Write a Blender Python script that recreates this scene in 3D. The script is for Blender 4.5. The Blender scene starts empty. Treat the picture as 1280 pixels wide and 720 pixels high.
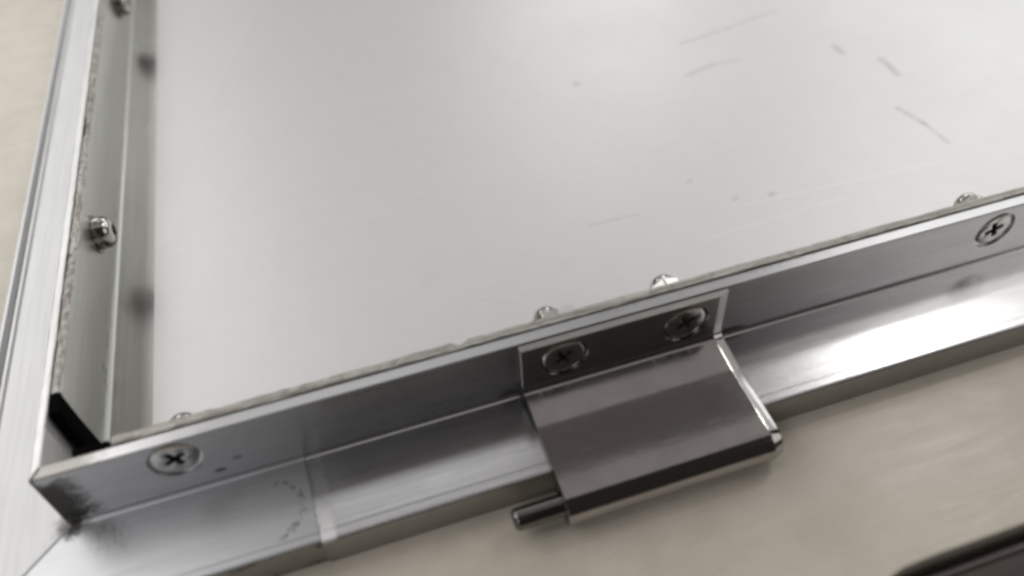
import bpy, bmesh, math, random
from mathutils import Vector, Matrix
random.seed(4)
S = 0.001                                   # everything below is written in millimetres
scene = bpy.context.scene
col = scene.collection

# ------------------------------------------------------------------ camera, world, lamps, exposure
cam_d = bpy.data.cameras.new('camera')
cam = bpy.data.objects.new('camera', cam_d); col.objects.link(cam)
R = ((0.95245295, -0.2993532, -0.0567543), (-0.25307573, -0.67354775, -0.69446822), (0.16966455, 0.67581143, -0.71728157))
cm = Matrix(((R[0][0], -R[1][0], -R[2][0]), (R[0][1], -R[1][1], -R[2][1]), (R[0][2], -R[1][2], -R[2][2]))).to_4x4()
cm.translation = Vector((81.92007, -120.215386, 167.695622)) * S
cam.matrix_world = cm
cam_d.sensor_width = 36.0; cam_d.lens = 985.6217 / 1280 * 36.0
cam_d.clip_start = 0.005; cam_d.clip_end = 50
cam_d.dof.use_dof = True; cam_d.dof.focus_distance = 0.225; cam_d.dof.aperture_fstop = 6.5
scene.camera = cam

world = bpy.data.worlds.new('World'); scene.world = world; world.use_nodes = True
bg = world.node_tree.nodes['Background']
bg.inputs[0].default_value = (1.0, 0.90, 0.83, 1); bg.inputs[1].default_value = 0.026

def lamp(name, target, direction, dist, sx, sy, radiance, color, flat=False):
    d = Vector(direction).normalized()
    L = bpy.data.lights.new(name, 'AREA'); L.shape = 'RECTANGLE'; L.size = sx; L.size_y = sy
    L.energy = radiance * math.pi * sx * sy; L.color = color
    o = bpy.data.objects.new(name, L); col.objects.link(o)
    o.location = Vector(target) * S + d * dist
    if not flat: o.rotation_euler = d.to_track_quat('Z', 'Y').to_euler()
    return o
lamp('ceiling_lamp', (211, -15, 0), (0.548, 0.444, 0.709), 1.6, 0.13, 0.10, 11.0, (1.0, 0.98, 0.95))
lamp('ledge_fill', (230, -15, 0), (0.66, 0.42, 0.62), 1.75, 0.95, 0.75, 0.55, (0.98, 0.99, 1.0))  # unseen fill added to lift the right-hand ledge
lamp('far_ceiling_lamp', (219, 215, 0), (0.36, 0.82, 0.45), 2.0, 0.60, 0.34, 3.8, (1.0, 0.98, 0.95))
lamp('window_light', (100, 60, 0), (0.05, 0.82, 0.54), 2.2, 2.0, 1.2, 0.52, (0.97, 0.99, 1.0))
lamp('right_fill', (300, 60, 0), (0.76, 0.56, 0.35), 2.0, 1.4, 0.65, 2.0, (0.99, 1.0, 1.0))  # no window known here; fill added to brighten the sheet's right side
lamp('side_window_light', (-530, 640, 480), (0, 0, 1), 0.0, 0.76, 1.5, 1.7, (1.0, 0.985, 0.96), flat=True)
lamp('hinge_band_fill', (300, 155, 1600), (0, 0, 1), 0.0, 3.0, 0.85, 0.27, (1.0, 0.95, 0.92), flat=True)  # unseen panel added for the hinge's upper band to reflect
lamp('front_ledge_fill', (60, 1110, 1550), (0, 0, 1), 0.0, 0.66, 0.42, 0.75, (1.0, 1.0, 1.0), flat=True)  # unseen fill added to brighten the outer ledge left of the hinge
lamp('near_ceiling_lamp', (200, -48, -9), (0.555, 0.315, 0.77), 1.6, 0.16, 0.13, 20.0, (1.0, 0.97, 0.90))
lamp('hinge_plate_fill', (300, 1250, 1600), (0, 0, 1), 0.0, 3.4, 1.3, 0.08, (1.0, 0.91, 0.87), flat=True)  # dim unseen panel added as the brown reflection in the hinge plate
lamp('viewer_fill_right', (150, 0, 0), (0.80, -0.35, 0.50), 1.5, 0.9, 0.9, 0.85, (1.0, 0.97, 0.93))  # unseen fill from the viewer's side, added to lift the front wall
lamp('viewer_fill_left', (50, 0, 0), (-0.55, -0.62, 0.56), 1.5, 0.8, 0.8, 1.2, (0.98, 0.99, 1.0))  # counterpart fill on the left, also added for the front wall

scene.view_settings.view_transform = 'Standard'; scene.view_settings.look = 'None'
scene.view_settings.exposure = 0.12; scene.view_settings.gamma = 1.0
scene.render.engine = 'CYCLES'
scene.cycles.filter_width = 3.1
scene.cycles.max_bounces = 8

# ------------------------------------------------------------------ material helpers
class NT:
    def __init__(s, name):
        s.m = bpy.data.materials.new(name); s.m.use_nodes = True
        s.t = s.m.node_tree; s.b = s.t.nodes['Principled BSDF']
        tc = s.t.nodes.new('ShaderNodeTexCoord')
        mp = s.t.nodes.new('ShaderNodeMapping'); mp.inputs['Scale'].default_value = (1000, 1000, 1000)
        s.t.links.new(tc.outputs['Object'], mp.inputs['Vector']); s.co = mp.outputs[0]
    def link(s, a, b): s.t.links.new(a, b)
    def val(s, sock, v):
        if hasattr(v, 'links') or hasattr(v, 'is_linked') : s.link(v, sock)
        else: sock.default_value = v
    def math(s, op, a, b=0.0, c=0.0, clamp=False):
        n = s.t.nodes.new('ShaderNodeMath'); n.operation = op; n.use_clamp = clamp
        s.val(n.inputs[0], a); s.val(n.inputs[1], b); s.val(n.inputs[2], c)
        return n.outputs[0]
    def vm(s, op, a, b=None, sc=None):
        n = s.t.nodes.new('ShaderNodeVectorMath'); n.operation = op
        s.val(n.inputs[0], a)
        if b is not None: s.val(n.inputs[1], b)
        if sc is not None: s.val(n.inputs['Scale'], sc)
        return n.outputs['Value'] if op in ('DOT_PRODUCT', 'LENGTH', 'DISTANCE') else n.outputs[0]
    def scaled(s, v):
        return s.vm('MULTIPLY', s.co, v)
    def noise(s, v, scale=1.0, detail=3.0, rough=0.5, dist=0.0, off=(0, 0, 0)):
        n = s.t.nodes.new('ShaderNodeTexNoise')
        s.link(s.vm('ADD', s.scaled(v), off), n.inputs['Vector'])
        n.inputs['Scale'].default_value = scale; n.inputs['Detail'].default_value = detail
        n.inputs['Roughness'].default_value = rough; n.inputs['Distortion'].default_value = dist
        return n.outputs[0]
    def ramp(s, f, lo, hi, a=0.0, b=1.0):
        n = s.t.nodes.new('ShaderNodeMapRange'); n.interpolation_type = 'SMOOTHSTEP'
        s.val(n.inputs[0], f); n.inputs[1].default_value = lo; n.inputs[2].default_value = hi
        n.inputs[3].default_value = a; n.inputs[4].default_value = b
        return n.outputs[0]
    def mix(s, f, a, b):
        n = s.t.nodes.new('ShaderNodeMix'); n.data_type = 'RGBA'
        s.val(n.inputs[0], f); s.val(n.inputs[6], a if hasattr(a, 'links') or hasattr(a, 'is_linked') else (*a, 1)); s.val(n.inputs[7], b if hasattr(b, 'is_linked') else (*b, 1))
        return n.outputs[2]
    def bump(s, h, strength, dist, prev=None):
        n = s.t.nodes.new('ShaderNodeBump'); n.inputs['Strength'].default_value = strength
        n.inputs['Distance'].default_value = dist * S
        s.link(h, n.inputs['Height'])
        if prev is not None: s.link(prev, n.inputs['Normal'])
        return n.outputs[0]
    def seg(s, a, b, w, soft=0.6):
        """1 on a mark running from a to b (mm, in the sheet's own plane), 0 away from it"""
        a = Vector((*a, 0)); b = Vector((*b, 0)); ab = b - a
        sep = s.vm('MULTIPLY', s.co, (1, 1, 0))
        pa = s.vm('SUBTRACT', sep, tuple(a))
        h = s.math('DIVIDE', s.vm('DOT_PRODUCT', pa, tuple(ab)), max(ab.length_squared, 1e-6), clamp=True)
        d = s.vm('LENGTH', s.vm('SUBTRACT', pa, s.vm('SCALE', tuple(ab), sc=h)))
        return s.ramp(d, w * (1 - soft), w, 1, 0)
    def set(s, **k):
        names = dict(color='Base Color', metal='Metallic', rough='Roughness', spec='Specular IOR Level', normal='Normal', coat='Coat Weight', coat_rough='Coat Roughness', aniso='Anisotropic')
        for kk, v in k.items():
            sock = s.b.inputs[names[kk]]
            if kk == 'color' and not hasattr(v, 'is_linked'): v = (*v, 1)
            s.val(sock, v)
        return s.m

def brushed(name, color, rough, along, streak=0.07, bumpd=0.010, extra=None, metal=1.0):
    """aluminium with drawn lines along one axis ('x' or 'y')"""
    n = NT(name)
    v = {'x': (0.03, 1, 1), 'y': (1, 0.03, 1)}[along]
    fine = n.noise(v, 2.2, 4, 0.6); mid = n.noise(v, 0.45, 3, 0.55, off=(7, 3, 1))
    blot = n.noise((1, 1, 1), 0.07, 4, 0.6)
    r = n.math('ADD', n.math('MULTIPLY_ADD', mid, streak * 2, rough - streak), n.math('MULTIPLY_ADD', blot, 0.10, -0.05))
    c = n.mix(n.ramp(n.noise(v, 0.8, 5, 0.7), 0.35, 0.7, 0, 0.35), color, tuple(x * 0.72 for x in color))
    nm = n.bump(n.math('ADD', fine, n.math('MULTIPLY', mid, 2.0)), 1.0, bumpd)
    if extra: c, r = extra(n, c, r)
    return n.set(color=c, metal=metal, rough=r, normal=nm)

def plain(name, color, rough, metal=0.0, grain=0.0, gscale=1.0, var=0.15, spec=0.5):
    n = NT(name)
    nz = n.noise((1, 1, 1), gscale, 4, 0.6)
    c = n.mix(n.ramp(nz, 0.3, 0.7), tuple(x * (1 - var) for x in color), tuple(min(1, x * (1 + var)) for x in color))
    r = n.math('MULTIPLY_ADD', nz, 0.16, rough - 0.08)
    k = dict(color=c, metal=metal, rough=r)
    if grain: k['normal'] = n.bump(nz, 1.0, grain)
    k['spec'] = spec
    return n.set(**k)

# --- aluminium of the frame
ALU = (0.80, 0.80, 0.815)
def wall_extra(n, c, r):
    x = n.t.nodes.new('ShaderNodeSeparateXYZ'); n.link(n.co, x.inputs[0]); X, Y, Z = x.outputs
    # dark smeared dirt at the corner end of the upright
    nz = n.noise((0.6, 1, 0.8), 0.55, 6, 0.7, 1.4)
    edge = n.math('ADD', n.math('SUBTRACT', n.math('ABSOLUTE', n.math('SUBTRACT', Z, 9.5)), 7.0), n.math('MULTIPLY', n.math('SUBTRACT', nz, 0.5), 10.0))
    end = n.math('ADD', X, n.math('MULTIPLY', n.math('SUBTRACT', nz, 0.5), 14.0))
    m = n.math('MULTIPLY', n.ramp(edge, -1.0, 2.0, 1, 0), n.ramp(end, 3.0, 9.5, 1, 0))
    out = m
    for (a, b, w) in (((36.1, 4.6), (37.2, 5.0), 1.0), ((41, 7.7), (42, 8.0), 0.8)):
        d = n.math('ADD', n.math('POWER', n.math('DIVIDE', n.math('SUBTRACT', X, a[0]), 1.7 * w), 2.0), n.math('POWER', n.math('DIVIDE', n.math('SUBTRACT', Z, a[1]), w), 2.0))
        out = n.math('MAXIMUM', out, n.ramp(d, 0.2, 1.2, 0.75 * w, 0))
    wear = n.math('MULTIPLY', n.ramp(Z, 19.2, 19.7), n.ramp(n.math('ADD', X, n.math('MULTIPLY', n.math('SUBTRACT', nz, 0.5), 14.0)), 9, 17, 0.75, 0))
    c = n.mix(wear, c, (0.36, 0.34, 0.31)); r = n.math('MULTIPLY_ADD', wear, 0.2, r)
    for (gx, gz, wx, wz) in ((109.5, 0.5, 4.5, 4.0), (172.0, 0.8, 6.5, 2.6)):      # dark smears beside the hinge
        d = n.math('ADD', n.math('POWER', n.math('DIVIDE', n.math('SUBTRACT', X, gx), wx), 2.0), n.math('POWER', n.math('DIVIDE', n.math('SUBTRACT', Z, gz), wz), 2.0))
        d = n.math('ADD', d, n.math('MULTIPLY', n.math('SUBTRACT', nz, 0.5), 1.2))
        out = n.math('MAXIMUM', out, n.ramp(d, 0.2, 1.1, 0.95, 0))
    return n.mix(n.math('MULTIPLY', out, 0.9), c, (0.07, 0.065, 0.055)), n.math('MULTIPLY_ADD', out, 0.25, r)
M_wall = brushed('aluminium_upright', (0.66, 0.66, 0.67), 0.30, 'x', extra=wall_extra)
def left_extra(n, c, r):
    x = n.t.nodes.new('ShaderNodeSeparateXYZ'); n.link(n.co, x.inputs[0]); X, Y, Z = x.outputs
    # broken ring of brown residue
    dx = n.math('SUBTRACT', X, 46.0); dy = n.math('ADD', Y, 12.5)
    d = n.math('SQRT', n.math('ADD', n.math('MULTIPLY', dx, dx), n.math('MULTIPLY', dy, dy)))
    nz = n.noise((1, 1, 1), 0.55, 4, 0.7)
    ring = n.math('MULTIPLY', n.ramp(n.math('ABSOLUTE', n.math('SUBTRACT', d, 7.4)), 0.35, 1.3, 1, 0), n.ramp(nz, 0.44, 0.58))
    ring = n.math('MULTIPLY', ring, n.ramp(dx, -0.5, 2.5))
    # hatched scuffs and dirt at the mitre
    hatch = n.noise((1.0, 0.25, 1), 0.9, 3, 0.6, 0.4)
    hm = n.math('MULTIPLY', n.ramp(hatch, 0.52, 0.66), n.math('MULTIPLY', n.ramp(n.math('ABSOLUTE', n.math('SUBTRACT', X, 9.0)), 2.0, 6.5, 1, 0), n.ramp(n.math('ABSOLUTE', n.math('ADD', Y, 6.5)), 2, 6, 1, 0)))
    cd = n.math('SQRT', n.math('ADD', n.math('MULTIPLY', X, X), n.math('MULTIPLY', Y, Y)))
    cd = n.math('ADD', cd, n.math('MULTIPLY', n.math('SUBTRACT', nz, 0.5), 6.0))
    dirt = n.ramp(cd, 1.5, 5.0, 0.9, 0)
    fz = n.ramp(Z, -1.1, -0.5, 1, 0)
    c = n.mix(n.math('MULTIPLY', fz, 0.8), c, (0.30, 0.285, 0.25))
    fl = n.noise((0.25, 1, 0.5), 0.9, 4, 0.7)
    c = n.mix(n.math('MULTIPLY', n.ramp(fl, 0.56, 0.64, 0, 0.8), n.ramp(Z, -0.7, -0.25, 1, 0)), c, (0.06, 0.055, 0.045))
    c = n.mix(n.math('MULTIPLY', ring, 0.75), c, (0.16, 0.125, 0.09))
    c = n.mix(n.math('MULTIPLY', hm, 0.55), c, (0.28, 0.28, 0.28))
    dirt = n.math('MAXIMUM', dirt, n.ramp(n.math('ABSOLUTE', n.math('SUBTRACT', X, Y)), 0.15, 0.65, 0.85, 0))  # plus a dark line painted along the mitre gap
    c = n.mix(dirt, c, (0.05, 0.045, 0.04))
    return c, n.math('MULTIPLY_ADD', dirt, 0.3, n.math('MULTIPLY_ADD', ring, 0.3, r))
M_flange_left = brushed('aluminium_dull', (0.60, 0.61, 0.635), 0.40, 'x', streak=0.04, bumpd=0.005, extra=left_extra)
def right_extra(n, c, r):
    x = n.t.nodes.new('ShaderNodeSeparateXYZ'); n.link(n.co, x.inputs[0]); X, Y, Z = x.outputs
    nz = n.noise((0.6, 1, 1), 0.6, 5, 0.7)
    e = n.math('ADD', n.math('ABSOLUTE', n.math('SUBTRACT', X, 58.0)), n.math('MULTIPLY', n.math('SUBTRACT', nz, 0.5), 3.0))
    fz = n.ramp(Z, -1.1, -0.5, 1, 0)
    c = n.mix(n.math('MULTIPLY', fz, n.math('MULTIPLY_ADD', nz, 0.3, 0.6)), c, (0.27, 0.255, 0.225)); r = n.math('MULTIPLY_ADD', fz, 0.1, r)
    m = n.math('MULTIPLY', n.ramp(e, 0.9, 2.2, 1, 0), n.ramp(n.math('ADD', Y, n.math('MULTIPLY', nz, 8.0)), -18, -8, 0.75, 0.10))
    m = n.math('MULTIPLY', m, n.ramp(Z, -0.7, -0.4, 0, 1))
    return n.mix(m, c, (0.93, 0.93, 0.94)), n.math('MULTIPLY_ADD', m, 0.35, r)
M_flange_right = brushed('aluminium_bright', ALU, 0.25, 'x', streak=0.06, bumpd=0.010, extra=right_extra)
def side_extra(n, c, r):
    nz = n.noise((1, 1, 1), 0.55, 4, 0.7)
    x = n.t.nodes.new('ShaderNodeSeparateXYZ'); n.link(n.co, x.inputs[0]); X, Y, Z = x.outputs
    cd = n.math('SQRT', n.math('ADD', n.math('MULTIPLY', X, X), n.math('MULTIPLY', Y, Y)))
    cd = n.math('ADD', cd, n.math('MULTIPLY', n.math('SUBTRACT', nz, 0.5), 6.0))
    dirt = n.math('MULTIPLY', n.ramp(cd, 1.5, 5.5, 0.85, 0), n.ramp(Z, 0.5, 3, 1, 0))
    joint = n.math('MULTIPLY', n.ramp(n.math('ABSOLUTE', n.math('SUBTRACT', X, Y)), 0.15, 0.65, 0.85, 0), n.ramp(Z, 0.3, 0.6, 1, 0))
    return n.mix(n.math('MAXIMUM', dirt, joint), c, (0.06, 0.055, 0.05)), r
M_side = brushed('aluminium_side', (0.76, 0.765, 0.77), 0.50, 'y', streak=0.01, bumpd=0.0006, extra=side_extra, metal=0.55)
M_sidewall = brushed('aluminium_side_upright', (0.70, 0.70, 0.69), 0.45, 'y', streak=0.04, bumpd=0.006)
M_inner_x = brushed('aluminium_inner', (0.55, 0.54, 0.50), 0.45, 'x', bumpd=0.01)
def inner_extra(n, c, r):
    nz = n.noise((0.4, 0.25, 1), 0.5, 5, 0.7)
    x = n.t.nodes.new('ShaderNodeSeparateXYZ'); n.link(n.co, x.inputs[0]); Z = x.outputs[2]; Y = x.outputs[1]
    band = n.math('MULTIPLY', n.ramp(n.math('ABSOLUTE', n.math('ADD', Z, 3.6)), 1.0, 3.0, 1, 0), n.ramp(nz, 0.50, 0.66))
    band = n.math('MULTIPLY', band, n.ramp(Y, 60, 120, 1.0, 0.2))
    return n.mix(band, c, (0.30, 0.29, 0.27)), r
M_inner_y = brushed('aluminium_inner_side', (0.72, 0.725, 0.69), 0.36, 'y', streak=0.03, bumpd=0.006, extra=inner_extra)
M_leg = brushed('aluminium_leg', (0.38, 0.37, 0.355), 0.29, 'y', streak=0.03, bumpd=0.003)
def sawn(name, v):
    n = NT(name)
    a = n.noise(v, 0.9, 5, 0.7); b = n.noise((1, 1, 1), 0.35, 4, 0.6)
    c = n.mix(n.ramp(a, 0.35, 0.65), (0.28, 0.265, 0.235), (0.62, 0.60, 0.565))
    c = n.mix(n.ramp(b, 0.5, 0.68, 0, 0.6), c, (0.27, 0.23, 0.19))
    return n.set(color=c, metal=0.5, rough=0.55, normal=n.bump(a, 1.0, 0.06))
M_sawn_x = sawn('sawn_edge', (0.05, 1.6, 1)); M_sawn_y = sawn('sawn_edge_side', (0.6, 0.35, 0.6))

def sheet_mat():
    n = NT('matt_metal_sheet')
    sm = n.noise((1, 1, 1), 0.018, 4, 0.55); sm2 = n.noise((1, 1, 1), 0.11, 4, 0.6); fi = n.noise((0.3, 1.0, 1), 3.0, 2, 0.5)
    r = n.math('ADD', n.math('MULTIPLY_ADD', sm, 0.09, 0.41), n.math('MULTIPLY_ADD', sm2, 0.03, -0.015))
    c = n.mix(n.ramp(sm2, 0.3, 0.75, 0, 0.3), (0.79, 0.785, 0.785), (0.74, 0.735, 0.735))
    dark = [((290.8, 129), (290.6, 123.5), 1.6, 0.55), ((302, 113), (300.8, 101), 1.5, 0.6), ((286.5, 81), (289, 70), 1.1, 0.6), ((289, 70), (289.3, 57), 0.9, 0.45),
            ((225, 132), (238, 135.5), 0.8, 0.5), ((238, 135.5), (251, 135), 0.7, 0.35), ((234, 156), (258, 160), 0.9, 0.35), ((258, 160), (285, 166), 0.9, 0.25),
            ((155, 61.2), (172, 60.5), 0.4, 0.3), ((181.3, 142.6), (182.2, 143.6), 1.2, 0.7), ((217.6, 53.6), (218.9, 53.9), 1.0, 0.5),
            ((205, 56), (206, 56.5), 0.8, 0.35), ((195, 70), (196.5, 70.5), 0.7, 0.3), ((132, 27), (136, 29), 1.6, 0.35)]
    brk = n.noise((1, 1, 1), 0.8, 4, 0.7)
    for a, b, w, k in dark:
        m = n.math('MULTIPLY', n.seg(a, b, w * 1.8, 1.0), n.ramp(brk, 0.36, 0.62, 0.10, k * 0.75))
        c = n.mix(m, c, (0.16, 0.15, 0.14))
    for a, b, w, k in [((36, 189), (68, 280), 0.6, 0.35), ((207, 52.5), (282, 48.5), 0.6, 0.45), ((190, 42), (240, 44), 0.8, 0.3)]:
        m = n.math('MULTIPLY', n.seg(a, b, w * 1.5, 0.95), n.ramp(brk, 0.3, 0.6, 0.1, k * 0.6)); c = n.mix(m, c, (0.93, 0.93, 0.92))
    # faint hairline marks from handling
    for ang in (0.5, -0.7, 1.25):
        ca, sa = math.cos(ang), math.sin(ang)
        rv = n.t.nodes.new('ShaderNodeVectorRotate'); rv.rotation_type = 'Z_AXIS'; rv.inputs['Angle'].default_value = ang; n.link(n.co, rv.inputs[0])
        t2 = n.t.nodes.new('ShaderNodeTexNoise'); n.link(n.vm('MULTIPLY', rv.outputs[0], (0.035, 1.0, 1)), t2.inputs['Vector']); t2.inputs['Scale'].default_value = 0.9; t2.inputs['Detail'].default_value = 2; t2.inputs['Distortion'].default_value = 0.5
        c = n.mix(n.ramp(t2.outputs[0], 0.69, 0.74, 0, 0.10), c, (0.52, 0.52, 0.51))
    hl = n.noise((0.06, 1.2, 1), 0.8, 2, 0.5, 0.8)
    c = n.mix(n.ramp(hl, 0.66, 0.72, 0, 0.10), c, (0.5, 0.5, 0.49))
    return n.set(color=c, metal=0.62, rough=r, normal=n.bump(n.math('ADD', fi, n.math('MULTIPLY', sm2, 3)), 1.0, 0.004))
M_sheet = sheet_mat()

def steel(name, color, rough, scr=0.1):
    n = NT(name)
    nz = n.noise((1, 1, 1), 0.12, 5, 0.6); sc = n.noise((0.08, 1.0, 0.6), 1.2, 3, 0.6)
    c = n.mix(n.ramp(nz, 0.35, 0.7, 0, 0.5), color, tuple(x * 0.82 for x in color))
    c = n.mix(n.ramp(sc, 0.64, 0.74, 0, 0.22), c, (0.75, 0.74, 0.72))
    r = n.math('ADD', n.math('MULTIPLY_ADD', nz, scr, rough - scr * 0.3), n.ramp(sc, 0.55, 0.8, 0, 0.05))
    return n.set(color=c, metal=1.0, rough=r, normal=n.bump(n.math('ADD', nz, n.math('MULTIPLY', sc, 0.15)), 0.8, 0.05))
M_hinge = steel('polished_steel', (0.49, 0.47, 0.46), 0.10)
M_edge = steel('cut_steel_edge', (0.36, 0.345, 0.33), 0.40)
M_leaf = steel('satin_steel', (0.46, 0.44, 0.43), 0.30)
M_pin = steel('dark_steel_pin', (0.22, 0.21, 0.20), 0.16)
M_screw = steel('zinc_screw', (0.62, 0.61, 0.60), 0.22)
M_screw_dark = steel('steel_screw', (0.60, 0.58, 0.56), 0.24)
M_bright = steel('bright_screw', (0.52, 0.51, 0.48), 0.08)
M_recess_shade = plain('recess_shade', (0.012, 0.012, 0.012), 0.6)  # shade inside the screw recesses, painted as a near-black colour
M_rubber = plain('black_rubber', (0.006, 0.006, 0.006), 0.8, grain=0.05, gscale=1.5, spec=0.0)

def cream_mat():
    n = NT('cream_board')
    sw = n.noise((0.05, 0.35, 1), 0.5, 5, 0.6, 1.2); big = n.noise((1, 1, 1), 0.012, 4, 0.5); mo = n.noise((1, 1, 1), 0.06, 4, 0.6)
    c = n.mix(n.ramp(mo, 0.3, 0.7), (0.62, 0.57, 0.485), (0.69, 0.635, 0.55))
    c = n.mix(n.ramp(sw, 0.52, 0.72, 0, 0.25), c, (0.75, 0.70, 0.61))
    r = n.math('MULTIPLY_ADD', sw, 0.26, 0.16)
    return n.set(color=c, rough=r, spec=0.5, normal=n.bump(n.math('ADD', sw, n.math('MULTIPLY', mo, 0.6)), 1.0, 0.05))
M_cream = cream_mat()
def dark_mat():
    n = NT('dark_brown_board')
    g = n.noise((0.03, 0.6, 1), 0.6, 5, 0.65, 0.4)
    c = n.mix(n.ramp(g, 0.3, 0.7), (0.030, 0.020, 0.017), (0.058, 0.040, 0.033))
    return n.set(color=c, rough=0.45, normal=n.bump(g, 1.0, 0.06))
M_dark = dark_mat()
M_floor = plain('dark_floor', (0.03, 0.027, 0.025), 0.7, grain=0.3, gscale=0.02)

# ------------------------------------------------------------------ mesh helpers
def link_mesh(name, bm, mats, parent=None, smooth=False, bevel=0.0, segs=2, angle=35):
    bmesh.ops.recalc_face_normals(bm, faces=bm.faces)
    for v in bm.verts: v.co *= S
    me = bpy.data.meshes.new(name); bm.to_mesh(me); bm.free()
    for m in (mats if isinstance(mats, (list, tuple)) else [mats]): me.materials.append(m)
    o = bpy.data.objects.new(name, me); col.objects.link(o)
    if parent: o.parent = parent
    if bevel:
        b = o.modifiers.new('bevel', 'BEVEL'); b.width = bevel * S; b.segments = segs; b.limit_method = 'ANGLE'; b.angle_limit = math.radians(angle)
    if smooth:
        for p in me.polygons: p.use_smooth = True
        bpy.context.view_layer.objects.active = o
        me.set_sharp_from_angle(angle=math.radians(smooth if smooth is not True else 40))
    return o
def extrude(bm, loop, fn, stations, mi=0):
    """sweep a closed 2-D loop through stations; fn(p, s) gives the 3-D point"""
    rings = [[bm.verts.new(fn(p, s)) for p in loop] for s in stations]
    n = len(loop)
    for a, b in zip(rings, rings[1:]):
        for i in range(n):
            f = bm.faces.new((a[i], a[(i + 1) % n], b[(i + 1) % n], b[i])); f.material_index = mi
    for r in (rings[0], rings[-1]):
        f = bm.faces.new(r); f.material_index = mi
    return rings
def lathe(bm, prof, n=40, mi=0):
    """profile of (radius, height) about +Z"""
    rings = []
    for r, h in prof:
        if r < 1e-6: rings.append([bm.verts.new((0, 0, h))])
        else: rings.append([bm.verts.new((r * math.cos(2 * math.pi * i / n), r * math.sin(2 * math.pi * i / n), h)) for i in range(n)])
    for a, b in zip(rings, rings[1:]):
        for i in range(n):
            j = (i + 1) % n
            if len(a) == 1 and len(b) == 1: continue
            if len(a) == 1: f = bm.faces.new((a[0], b[i], b[j]))
            elif len(b) == 1: f = bm.faces.new((a[i], b[0], a[j]))
            else: f = bm.faces.new((a[i], b[i], b[j], a[j]))
            f.material_index = mi
    return rings
def tag(o, label=None, cat=None, group=None, kind=None):
    for k, v in (('label', label), ('category', cat), ('group', group), ('kind', kind)):
        if v: o[k] = v
    return o

# ------------------------------------------------------------------ the setting: floor and cream worktop
bm = bmesh.new(); bmesh.ops.create_grid(bm, x_segments=4, y_segments=4, size=4000)
for v in bm.verts: v.co.z = -760
tag(link_mesh('floor', bm, M_floor), kind='structure')
TZ = -9.65
edge = [(-900, -69.2), (150, -75.2), (160, -75.6), (169, -75.4), (172.2, -73.6), (174.5, -71.2), (177, -69.7), (181, -68.9), (190, -68.6), (213, -68.7), (900, -68.2)]
edge = [(-900, -76), (100, -75.8)] + edge[1:]
bm = bmesh.new()
loop = edge + [(900, 1100), (-900, 1100)]
top = [bm.verts.new((x, y, TZ)) for x, y in loop]; bot = [bm.verts.new((x, y, TZ - 22)) for x, y in loop]
bm.faces.new(top); bm.faces.new(bot[::-1])
for i in range(len(loop)):
    j = (i + 1) % len(loop); bm.faces.new((top[i], top[j], bot[j], bot[i]))
tag(link_mesh('worktop', bm, M_cream, bevel=0.7), kind='structure')
# dark board past the black gap
bm = bmesh.new()
prof = [(-71.6, -11.2), (-72.3, -10.4), (-73.4, -10.3), (-73.7, -10.75), (-74.1, -10.75), (-74.4, -10.3), (-1500, -10.3), (-1500, -30), (-71.6, -30)]
bm = bmesh.new()
extrude(bm, prof, lambda p, s: (s, p[0] - (5.5 if s < 150 else 0), p[1]), (-700, 149.9, 178, 700))
dark = link_mesh('board', bm, M_dark, bevel=0.15)
tag(dark, 'dark brown board beyond a black gap at the edge of the cream worktop', 'board')

# ------------------------------------------------------------------ the frame
frame = bpy.data.objects.new('metal_frame', None); col.objects.link(frame); frame.empty_display_size = 0.02
tag(frame, 'brushed aluminium frame corner holding a pale metal sheet, steel hinge on its front', 'metal frame')
H = 20.0; TW = 3.2; XE = 430.0; YE = 640.0

def cutter(locs, axis, prof):
    bm = bmesh.new()
    for (x, y, z) in locs:
        b2 = bmesh.new(); lathe(b2, prof, 40)
        if axis == 'y-': b2.transform(Matrix.Rotation(math.radians(90), 4, 'X'))
        b2.transform(Matrix.Translation((x, y, z)))
        me = bpy.data.meshes.new('t'); b2.to_mesh(me); b2.free(); bm.from_mesh(me); bpy.data.meshes.remove(me)
    bmesh.ops.recalc_face_normals(bm, faces=bm.faces)
    for v in bm.verts: v.co *= S
    me = bpy.data.meshes.new('cutter'); bm.to_mesh(me); bm.free()
    o = bpy.data.objects.new('cutter', me); col.objects.link(o); return o
def bore(o, locs, axis, prof):
    c = cutter(locs, axis, prof)
    m = o.modifiers.new('bore', 'BOOLEAN'); m.operation = 'DIFFERENCE'; m.object = c; m.solver = 'EXACT'
    dg = bpy.context.evaluated_depsgraph_get()
    me = bpy.data.meshes.new_from_object(o.evaluated_get(dg)); old = o.data
    o.modifiers.clear(); o.data = me; bpy.data.meshes.remove(old)
    cd = c.data; bpy.data.objects.remove(c); bpy.data.meshes.remove(cd)
CSK = [(0, 1.2), (6.2, 1.2), (6.2, -0.55), (5.2, -0.75), (3.0, -2.6), (0, -2.6)]

# front rail: upright wall with two countersunk holes
front_screws = [(28.4, 0, 13.1), (253.0, 0, 12.2)]
bm = bmesh.new()
wl = [(0, -0.4), (0, 19.75), (0.08, 19.93), (0.28, 20), (TW - 0.3, 20), (TW - 0.08, 19.9), (TW, 19.7), (TW, -9.6), (0.6, -9.6), (0.6, -0.4)]
def wall_pt(p, s):
    y, z = p
    if s == 0: return (-0.8 + 0.55 * y + (0.9 * max(0, (z - 18.6) / 1.4) if z > 18.6 else 0.0), y, z)
    return (s, y, z)
extrude(bm, wl, wall_pt, [0, XE])
front = link_mesh('front_rail', bm, M_wall, frame)
bore(front, front_screws, 'y-', CSK)
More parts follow.
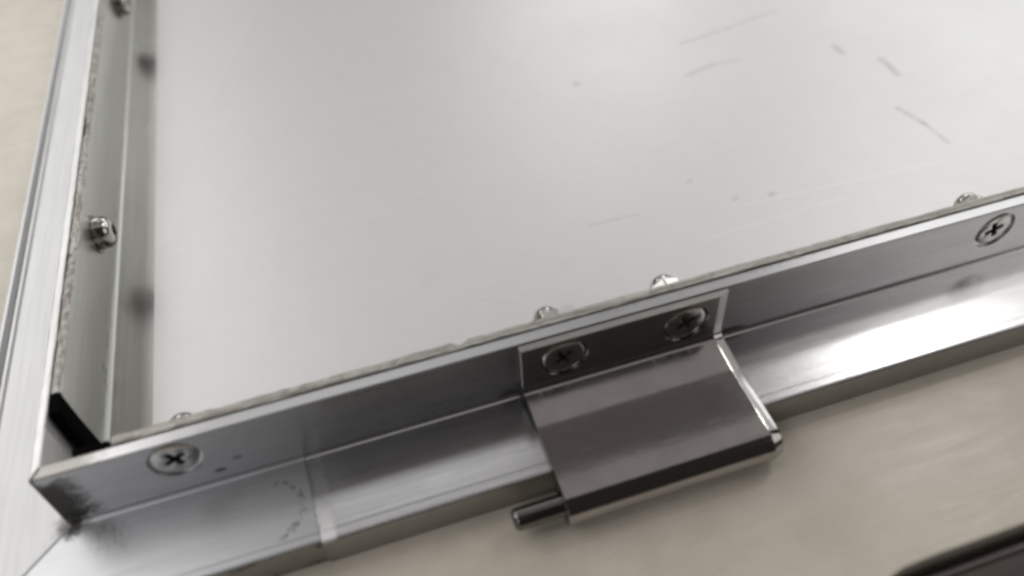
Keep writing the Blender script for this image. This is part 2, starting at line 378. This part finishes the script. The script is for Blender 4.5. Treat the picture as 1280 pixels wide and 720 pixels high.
# front flange, two lengths meeting at a seam
def flange_loop(depth, lip, dz=0.0):
    return [(-0.02, -9.55), (-0.02, 0.95), (-0.16, 0.52), (-0.45, 0.18), (-0.95, 0), (-21.4, dz * 0.6), (-21.55, dz - 0.10), (-21.85, dz - 0.10), (-22.0, dz),
            (-depth + lip, dz), (-depth + lip * 0.35, dz - lip * 0.22), (-depth, dz - lip * 0.8), (-depth - 0.05, -TZ * 0 - 9.6)]
bm = bmesh.new()
extrude(bm, flange_loop(24.0, 0.9, -0.08), lambda p, s: ((p[0] + 0.2) if s == 0 else s + 0.055 * p[0] * 0 - 0.9 * (p[0] / 24.0 + 0), p[0], p[1]), [0, 55.2])
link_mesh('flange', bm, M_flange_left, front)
bm = bmesh.new()
extrude(bm, flange_loop(24.5, 0.8), lambda p, s: (s - (0.9 * p[0] / 24.0 if s < 60 else 0), p[0], p[1]), [55.32, XE])
link_mesh('flange', bm, M_flange_right, front)

# left rail: grooved flange and upright
sl = [(-0.02, -9.55), (-0.02, 0.5), (-0.2, 0.14), (-0.7, 0), (-20.9, 0), (-21.1, -0.9), (-21.9, -0.9), (-22.1, -0.1), (-22.9, -0.1), (-22.95, -3.0), (-25.2, -3.0), (-25.35, -0.4), (-26.3, -0.45), (-26.8, -0.95), (-26.8, -9.6)]
bm = bmesh.new()
extrude(bm, sl, lambda p, s: (p[0], (p[0] - 0.15) if s == 0 else s, p[1]), [0, YE])
side_f_bm = bm
bm = bmesh.new()
swl = [(-0.8, -0.4), (-0.8, 19.6), (-0.5, 19.9), (1.0, 20.0), (1.3, 19.8), (1.3, -9.6), (-0.3, -9.6), (-0.3, -0.4)]
N = 130
ys = [0] + [3.0 + (YE - 3.0) * (i / N) ** 1.7 for i in range(N + 1)]
def sw_pt(p, s):
    x, z = p
    y = s
    if s == 0: y = 0.06 + max(0.0, (x + 0.8)) * 1.75
    elif z > 19: 
        x += random.uniform(-0.04, 0.05); z += random.uniform(-0.08, 0.05)
    return (x, y, z)
extrude(bm, swl, sw_pt, ys)
side = link_mesh('side_rail', bm, M_sidewall, frame)
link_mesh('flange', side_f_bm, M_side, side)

# inner angles: sawn upper edge, a leg up the wall and a leg under the sheet
FZ = -6.9
def jag(v, a): return v + random.uniform(-a, a)
bm = bmesh.new()
al = [(TW + 0.8, FZ - 1.6), (TW + 0.8, 19.4), (TW + 1.05, 19.75), (6.2, 19.8), (6.7, 19.3), (6.7, FZ + 0.8), (7.4, FZ), (22, FZ), (22, FZ - 1.6)]
xs = [16.6 + (XE - 16.6) * i / 170 for i in range(171)]
def ia(p, s):
    y, z = p
    if z > 19: k = 0.22 if s < 110 else 0.12; y = jag(y, k); z = jag(z, k)
    if z > 19 and y > 6 and 97.2 < s < 99.8: y -= 0.9; z -= 0.8
    return (s, y, z)
r = extrude(bm, al, ia, xs)
for f in bm.faces:
    c = f.calc_center_median()
    if c.z > 19.0: f.material_index = 1
link_mesh('inner_angle', bm, [M_inner_x, M_sawn_x], frame)
bm = bmesh.new()
bl = [(1.45, FZ - 1.6), (1.45, 19.3), (1.9, 19.75), (3.0, 19.7), (3.6, 19.05), (3.6, 18.2), (3.6, FZ + 0.9), (3.8, FZ + 0.3), (4.4, FZ), (16.1, FZ + 0.55), (16.4, FZ + 0.2), (30, FZ + 0.2), (30, FZ - 1.6)]
ys2 = [24.6 + 0.0]
y = 24.6
while y < YE:
    y += random.uniform(1.0, 2.2) if y < 160 else random.uniform(3, 6); ys2.append(y)
ys2[-1] = YE
def ib(p, s):
    x, z = p
    if z > 19:
        a = 0.20 if s < 150 else 0.08
        x = jag(x, a) ; z = jag(z, a * 0.7)
        if 140 < s < 150 and x < 3: x += 0.5
    elif z < FZ + 1 and s < 26 and x > 4: s = s - min(x - 4, 3)
    if s < 26 and z < 19: s += 0.10 * (19 - z) * 0.0
    return (x, s, z)
extrude(bm, bl, ib, ys2)
for f in bm.faces:
    c = f.calc_center_median()
    if c.z > 18.9: f.material_index = 1
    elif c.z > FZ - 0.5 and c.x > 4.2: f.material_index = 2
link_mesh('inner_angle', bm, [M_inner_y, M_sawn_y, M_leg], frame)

# metal sheet lying on the inner legs
bm = bmesh.new()
SX = 16.2
bmesh.ops.create_cube(bm, size=1)
for v in bm.verts:
    v.co = Vector((SX if v.co.x < 0 else XE, 8.2 if v.co.y < 0 else YE, FZ + (0.22 if v.co.z < 0 else 1.5)))
link_mesh('metal_sheet', bm, M_sheet, frame, bevel=0.08)

# black rubber piece stuffed into the open corner
bm = bmesh.new()
gl = [(1.5, 18.0), (3.9, 18.2), (4.0, 23.6), (1.5, 24.2)]
def gp(p, s):
    t = (20 - s) / 27.0
    return (p[0] + t * 1.2, p[1] + (0.6 if s > 15 else 0) - t * 0.5, s - (0.3 if p[0] > 3 else 0))
extrude(bm, gl, gp, [19.6, 14, 7, 0, FZ])
extrude(bm, [(3.9, 17.9), (5.6, 17.9), (5.6, 20.3), (3.9, 20.3)], lambda p, s: (s, p[0], p[1] - 0.4), [8.0, 12.5, 16.2])
link_mesh('rubber_gasket', bm, M_rubber, frame, bevel=0.4)

# ------------------------------------------------------------------ screws
def cross_screw(name, mats, parent, rot=0.0, rad=5.35):
    """countersunk head with a cross recess, axis +Z, top at z = 0"""
    bm = bmesh.new(); n = 96
    def cross_r(t, a, w):
        f = (t + math.pi / 4) % (math.pi / 2) - math.pi / 4
        return min(a / max(math.cos(f), 1e-6), w / max(abs(math.sin(f)), 1e-6))
    def ring(fn, z, zfn=None): return [bm.verts.new((fn(2 * math.pi * i / n) * math.cos(2 * math.pi * i / n), fn(2 * math.pi * i / n) * math.sin(2 * math.pi * i / n), z)) for i in range(n)]
    rings = [ring(lambda t: rad * 0.55, -2.5), ring(lambda t: rad, -0.45), ring(lambda t: rad - 0.06, -0.18), ring(lambda t: rad - 0.35, 0.0),
             ring(lambda t: min(rad * 0.75, 1.25 * cross_r(t, 2.75, 0.72) + 0.25), 0.03), ring(lambda t: cross_r(t + 0, 2.75, 0.72), -0.05),
             ring(lambda t: cross_r(t, 2.1, 0.5), -1.3), ring(lambda t: cross_r(t, 0.9, 0.35), -2.2)]
    mi = [0, 0, 0, 0, 0, 1, 1]
    for k, (a, b) in enumerate(zip(rings, rings[1:])):
        for i in range(n):
            f = bm.faces.new((a[i], a[(i + 1) % n], b[(i + 1) % n], b[i])); f.material_index = mi[k]
    f = bm.faces.new(rings[-1]); f.material_index = 1
    f = bm.faces.new(rings[0][::-1])
    bm.transform(Matrix.Rotation(rot, 4, 'Z')); bm.transform(Matrix.Rotation(math.radians(90), 4, 'X'))   # faces -Y
    return link_mesh(name, bm, mats, parent, smooth=35)
for k, p in enumerate(front_screws):
    sc = cross_screw('countersunk_screw', [M_screw, M_recess_shade], front, rot=math.radians(28 if k == 0 else 20))
    sc.location = Vector((p[0], 0.25, p[2])) * S

def button_screw():
    bm = bmesh.new(); n = 48
    prof = [(4.7, -0.2), (4.8, 2.2), (4.6, 3.2), (4.0, 4.2), (3.1, 4.8), (2.45, 5.0)]
    rings = lathe(bm, prof, n)
    def hexr(t):
        f = (t + math.pi / 6) % (math.pi / 3) - math.pi / 6
        return 1.6 / math.cos(f)
    last = rings[-1]
    for z, k in ((5.0, 1.0), (2.6, 0.96)):
        r = [bm.verts.new((hexr(2 * math.pi * i / n) * k * math.cos(2 * math.pi * i / n), hexr(2 * math.pi * i / n) * k * math.sin(2 * math.pi * i / n), z)) for i in range(n)]
        for i in range(n):
            f = bm.faces.new((last[i], last[(i + 1) % n], r[(i + 1) % n], r[i])); f.material_index = 0 if z == 5.0 else 1
        last = r
    f = bm.faces.new(last); f.material_index = 1
    # thin washer under the head
    lathe(bm, [(5.6, -0.3), (5.6, 0.35), (4.8, 0.35)], n)
    bm.transform(Matrix.Rotation(math.radians(90), 4, 'Y'))      # axis +X
    return bm
bs = link_mesh('button_screw', button_screw(), [M_bright, M_recess_shade], frame, smooth=40)
bs.scale = (1.1, 1.1, 1.1); bs.location = Vector((3.75, 97.5, 9.3)) * S
b2 = bs.copy(); col.objects.link(b2); b2.parent = frame; b2.location = Vector((3.75, 263.5, 9.6)) * S

def dome_nut():
    bm = bmesh.new(); n = 6
    a = [bm.verts.new((4.7 * math.cos(math.pi / 3 * i), 4.7 * math.sin(math.pi / 3 * i), 0)) for i in range(n)]
    b = [bm.verts.new((v.co.x, v.co.y, 3.6)) for v in a]
    c = [bm.verts.new((v.co.x * 0.86, v.co.y * 0.86, 4.2)) for v in a]
    for p, q in ((a, b), (b, c)):
        for i in range(n): bm.faces.new((p[i], p[(i + 1) % n], q[(i + 1) % n], q[i]))
    bm.faces.new(c); bm.faces.new(a[::-1])
    lathe(bm, [(3.7, 4.2), (3.6, 5.0), (3.0, 6.0), (1.8, 6.8), (0, 7.1)], 32)
    bm.transform(Matrix.Rotation(math.radians(-90), 4, 'X'))     # axis +Y
    return bm
nut = link_mesh('dome_nut', dome_nut(), M_bright, frame, bevel=0.3, smooth=30)
for k, (x, z, a) in enumerate([(123.4, 13.7, 0.15), (156.6, 13.7, 0.3), (252.2, 13.2, 0.5), (30.0, 11.1, 0.2)]):
    o = nut if k == 0 else nut.copy()
    if k: col.objects.link(o); o.parent = frame
    o.location = Vector((x, 6.75, z)) * S; o.rotation_euler = (0, a, 0)

# ------------------------------------------------------------------ hinge
X0, X1 = 112.2, 168.6
CY, CZ, CR = -31.6, -3.6, 5.2
path = [(-2.3, 19.7), (-2.3, 17.0), (-2.3, 10.0), (-2.3, 5.6), (-2.5, 5.0), (-3.1, 4.5), (-4.2, 4.2), (-8.0, 3.6), (-12.5, 2.9), (-13.6, 2.75), (-18, 2.5), (-24, 2.2), (-27.5, 1.95)]
for k in range(0, 26):
    a = math.radians(92 + k * 12.2)
    path.append((CY + CR * math.cos(a), CZ + CR * math.sin(a)))
T = 1.9
def normals(pts):
    out = []
    for i in range(len(pts)):
        a = Vector(pts[max(i - 1, 0)]); b = Vector(pts[min(i + 1, len(pts) - 1)]); d = (b - a).normalized()
        out.append(Vector((-d.y, d.x)) * -1)           # to the outside (away from wall, up, round the barrel)
    return out
nr = normals(path)
stations = [(X0, -0.12), (X0 + 0.12, 0.0), (X0 + 0.5, 0.0), (X1 - 3.1, 0.0), (X1 - 2.85, -0.01), (X1 - 2.75, -0.035), (X1 - 0.4, -0.75), (X1 - 0.3, -0.79), (X1 - 0.08, -0.95), (X1, -1.2)]
bm = bmesh.new()
outer = [[bm.verts.new((x, p[0] + n.x * off, p[1] + n.y * off)) for x, off in stations] for p, n in zip(path, nr)]
inner = [[bm.verts.new((x, p[0] - n.x * T, p[1] - n.y * T)) for x in (X0, X1)] for p, n in zip(path, nr)]
L = len(path); K = len(stations)
for i in range(L - 1):
    for k in range(K - 1):
        f = bm.faces.new((outer[i][k], outer[i + 1][k], outer[i + 1][k + 1], outer[i][k + 1])); f.material_index = 3 if i < 4 else 0
    bm.faces.new((inner[i][0], inner[i][1], inner[i + 1][1], inner[i + 1][0]))
    f = bm.faces.new((outer[i][0], inner[i][0], inner[i + 1][0], outer[i + 1][0])); f.material_index = 2  # left side face in darker steel, standing in for shade
    bm.faces.new((outer[i][-1], outer[i + 1][-1], inner[i + 1][1], inner[i][1]))
for i in (0, L - 1):
    f = bm.faces.new(outer[i] + [inner[i][1], inner[i][0]]); f.material_index = 1
hinge = link_mesh('hinge', bm, [M_hinge, M_edge, M_pin, M_leaf], frame)
hs = [(123.6, -2.3, 12.9), (157.0, -2.3, 12.7)]
bore(hinge, hs, 'y-', [(0, 1.2), (6.3, 1.2), (6.3, -0.5), (5.2, -0.7), (3.0, -1.7), (0, -1.7)])
for p in hinge.data.polygons: p.use_smooth = True
hinge.data.set_sharp_from_angle(angle=math.radians(38))
tag(hinge, 'polished steel hinge leaf bent over the flange and curled into a barrel')
for k, p in enumerate(hs):
    sc = cross_screw('countersunk_screw', [M_screw_dark, M_recess_shade], hinge, rot=math.radians(35 if k == 0 else 25), rad=5.5)
    sc.location = Vector((p[0], p[1] + 0.2, p[2])) * S
bm = bmesh.new()
lathe(bm, [(0, 0), (1.9, 0), (2.65, 0.7), (2.75, 1.1), (2.75, 67), (0, 67)], 32)
bm.transform(Matrix.Rotation(math.radians(90), 4, 'Y'))
pin = link_mesh('hinge_pin', bm, M_pin, hinge, smooth=40); pin.location = Vector((99.8, CY, CZ - 0.3)) * S
bm = bmesh.new()
lathe(bm, [(0, -2), (2.75, -2), (2.75, 0.2), (2.4, 0.6), (0, 0.75)], 32)
bm.transform(Matrix.Rotation(math.radians(90), 4, 'Y'))
cap = link_mesh('barrel_plug', bm, M_hinge, hinge, smooth=40); cap.location = Vector((X1 + 0.3, CY, CZ)) * S
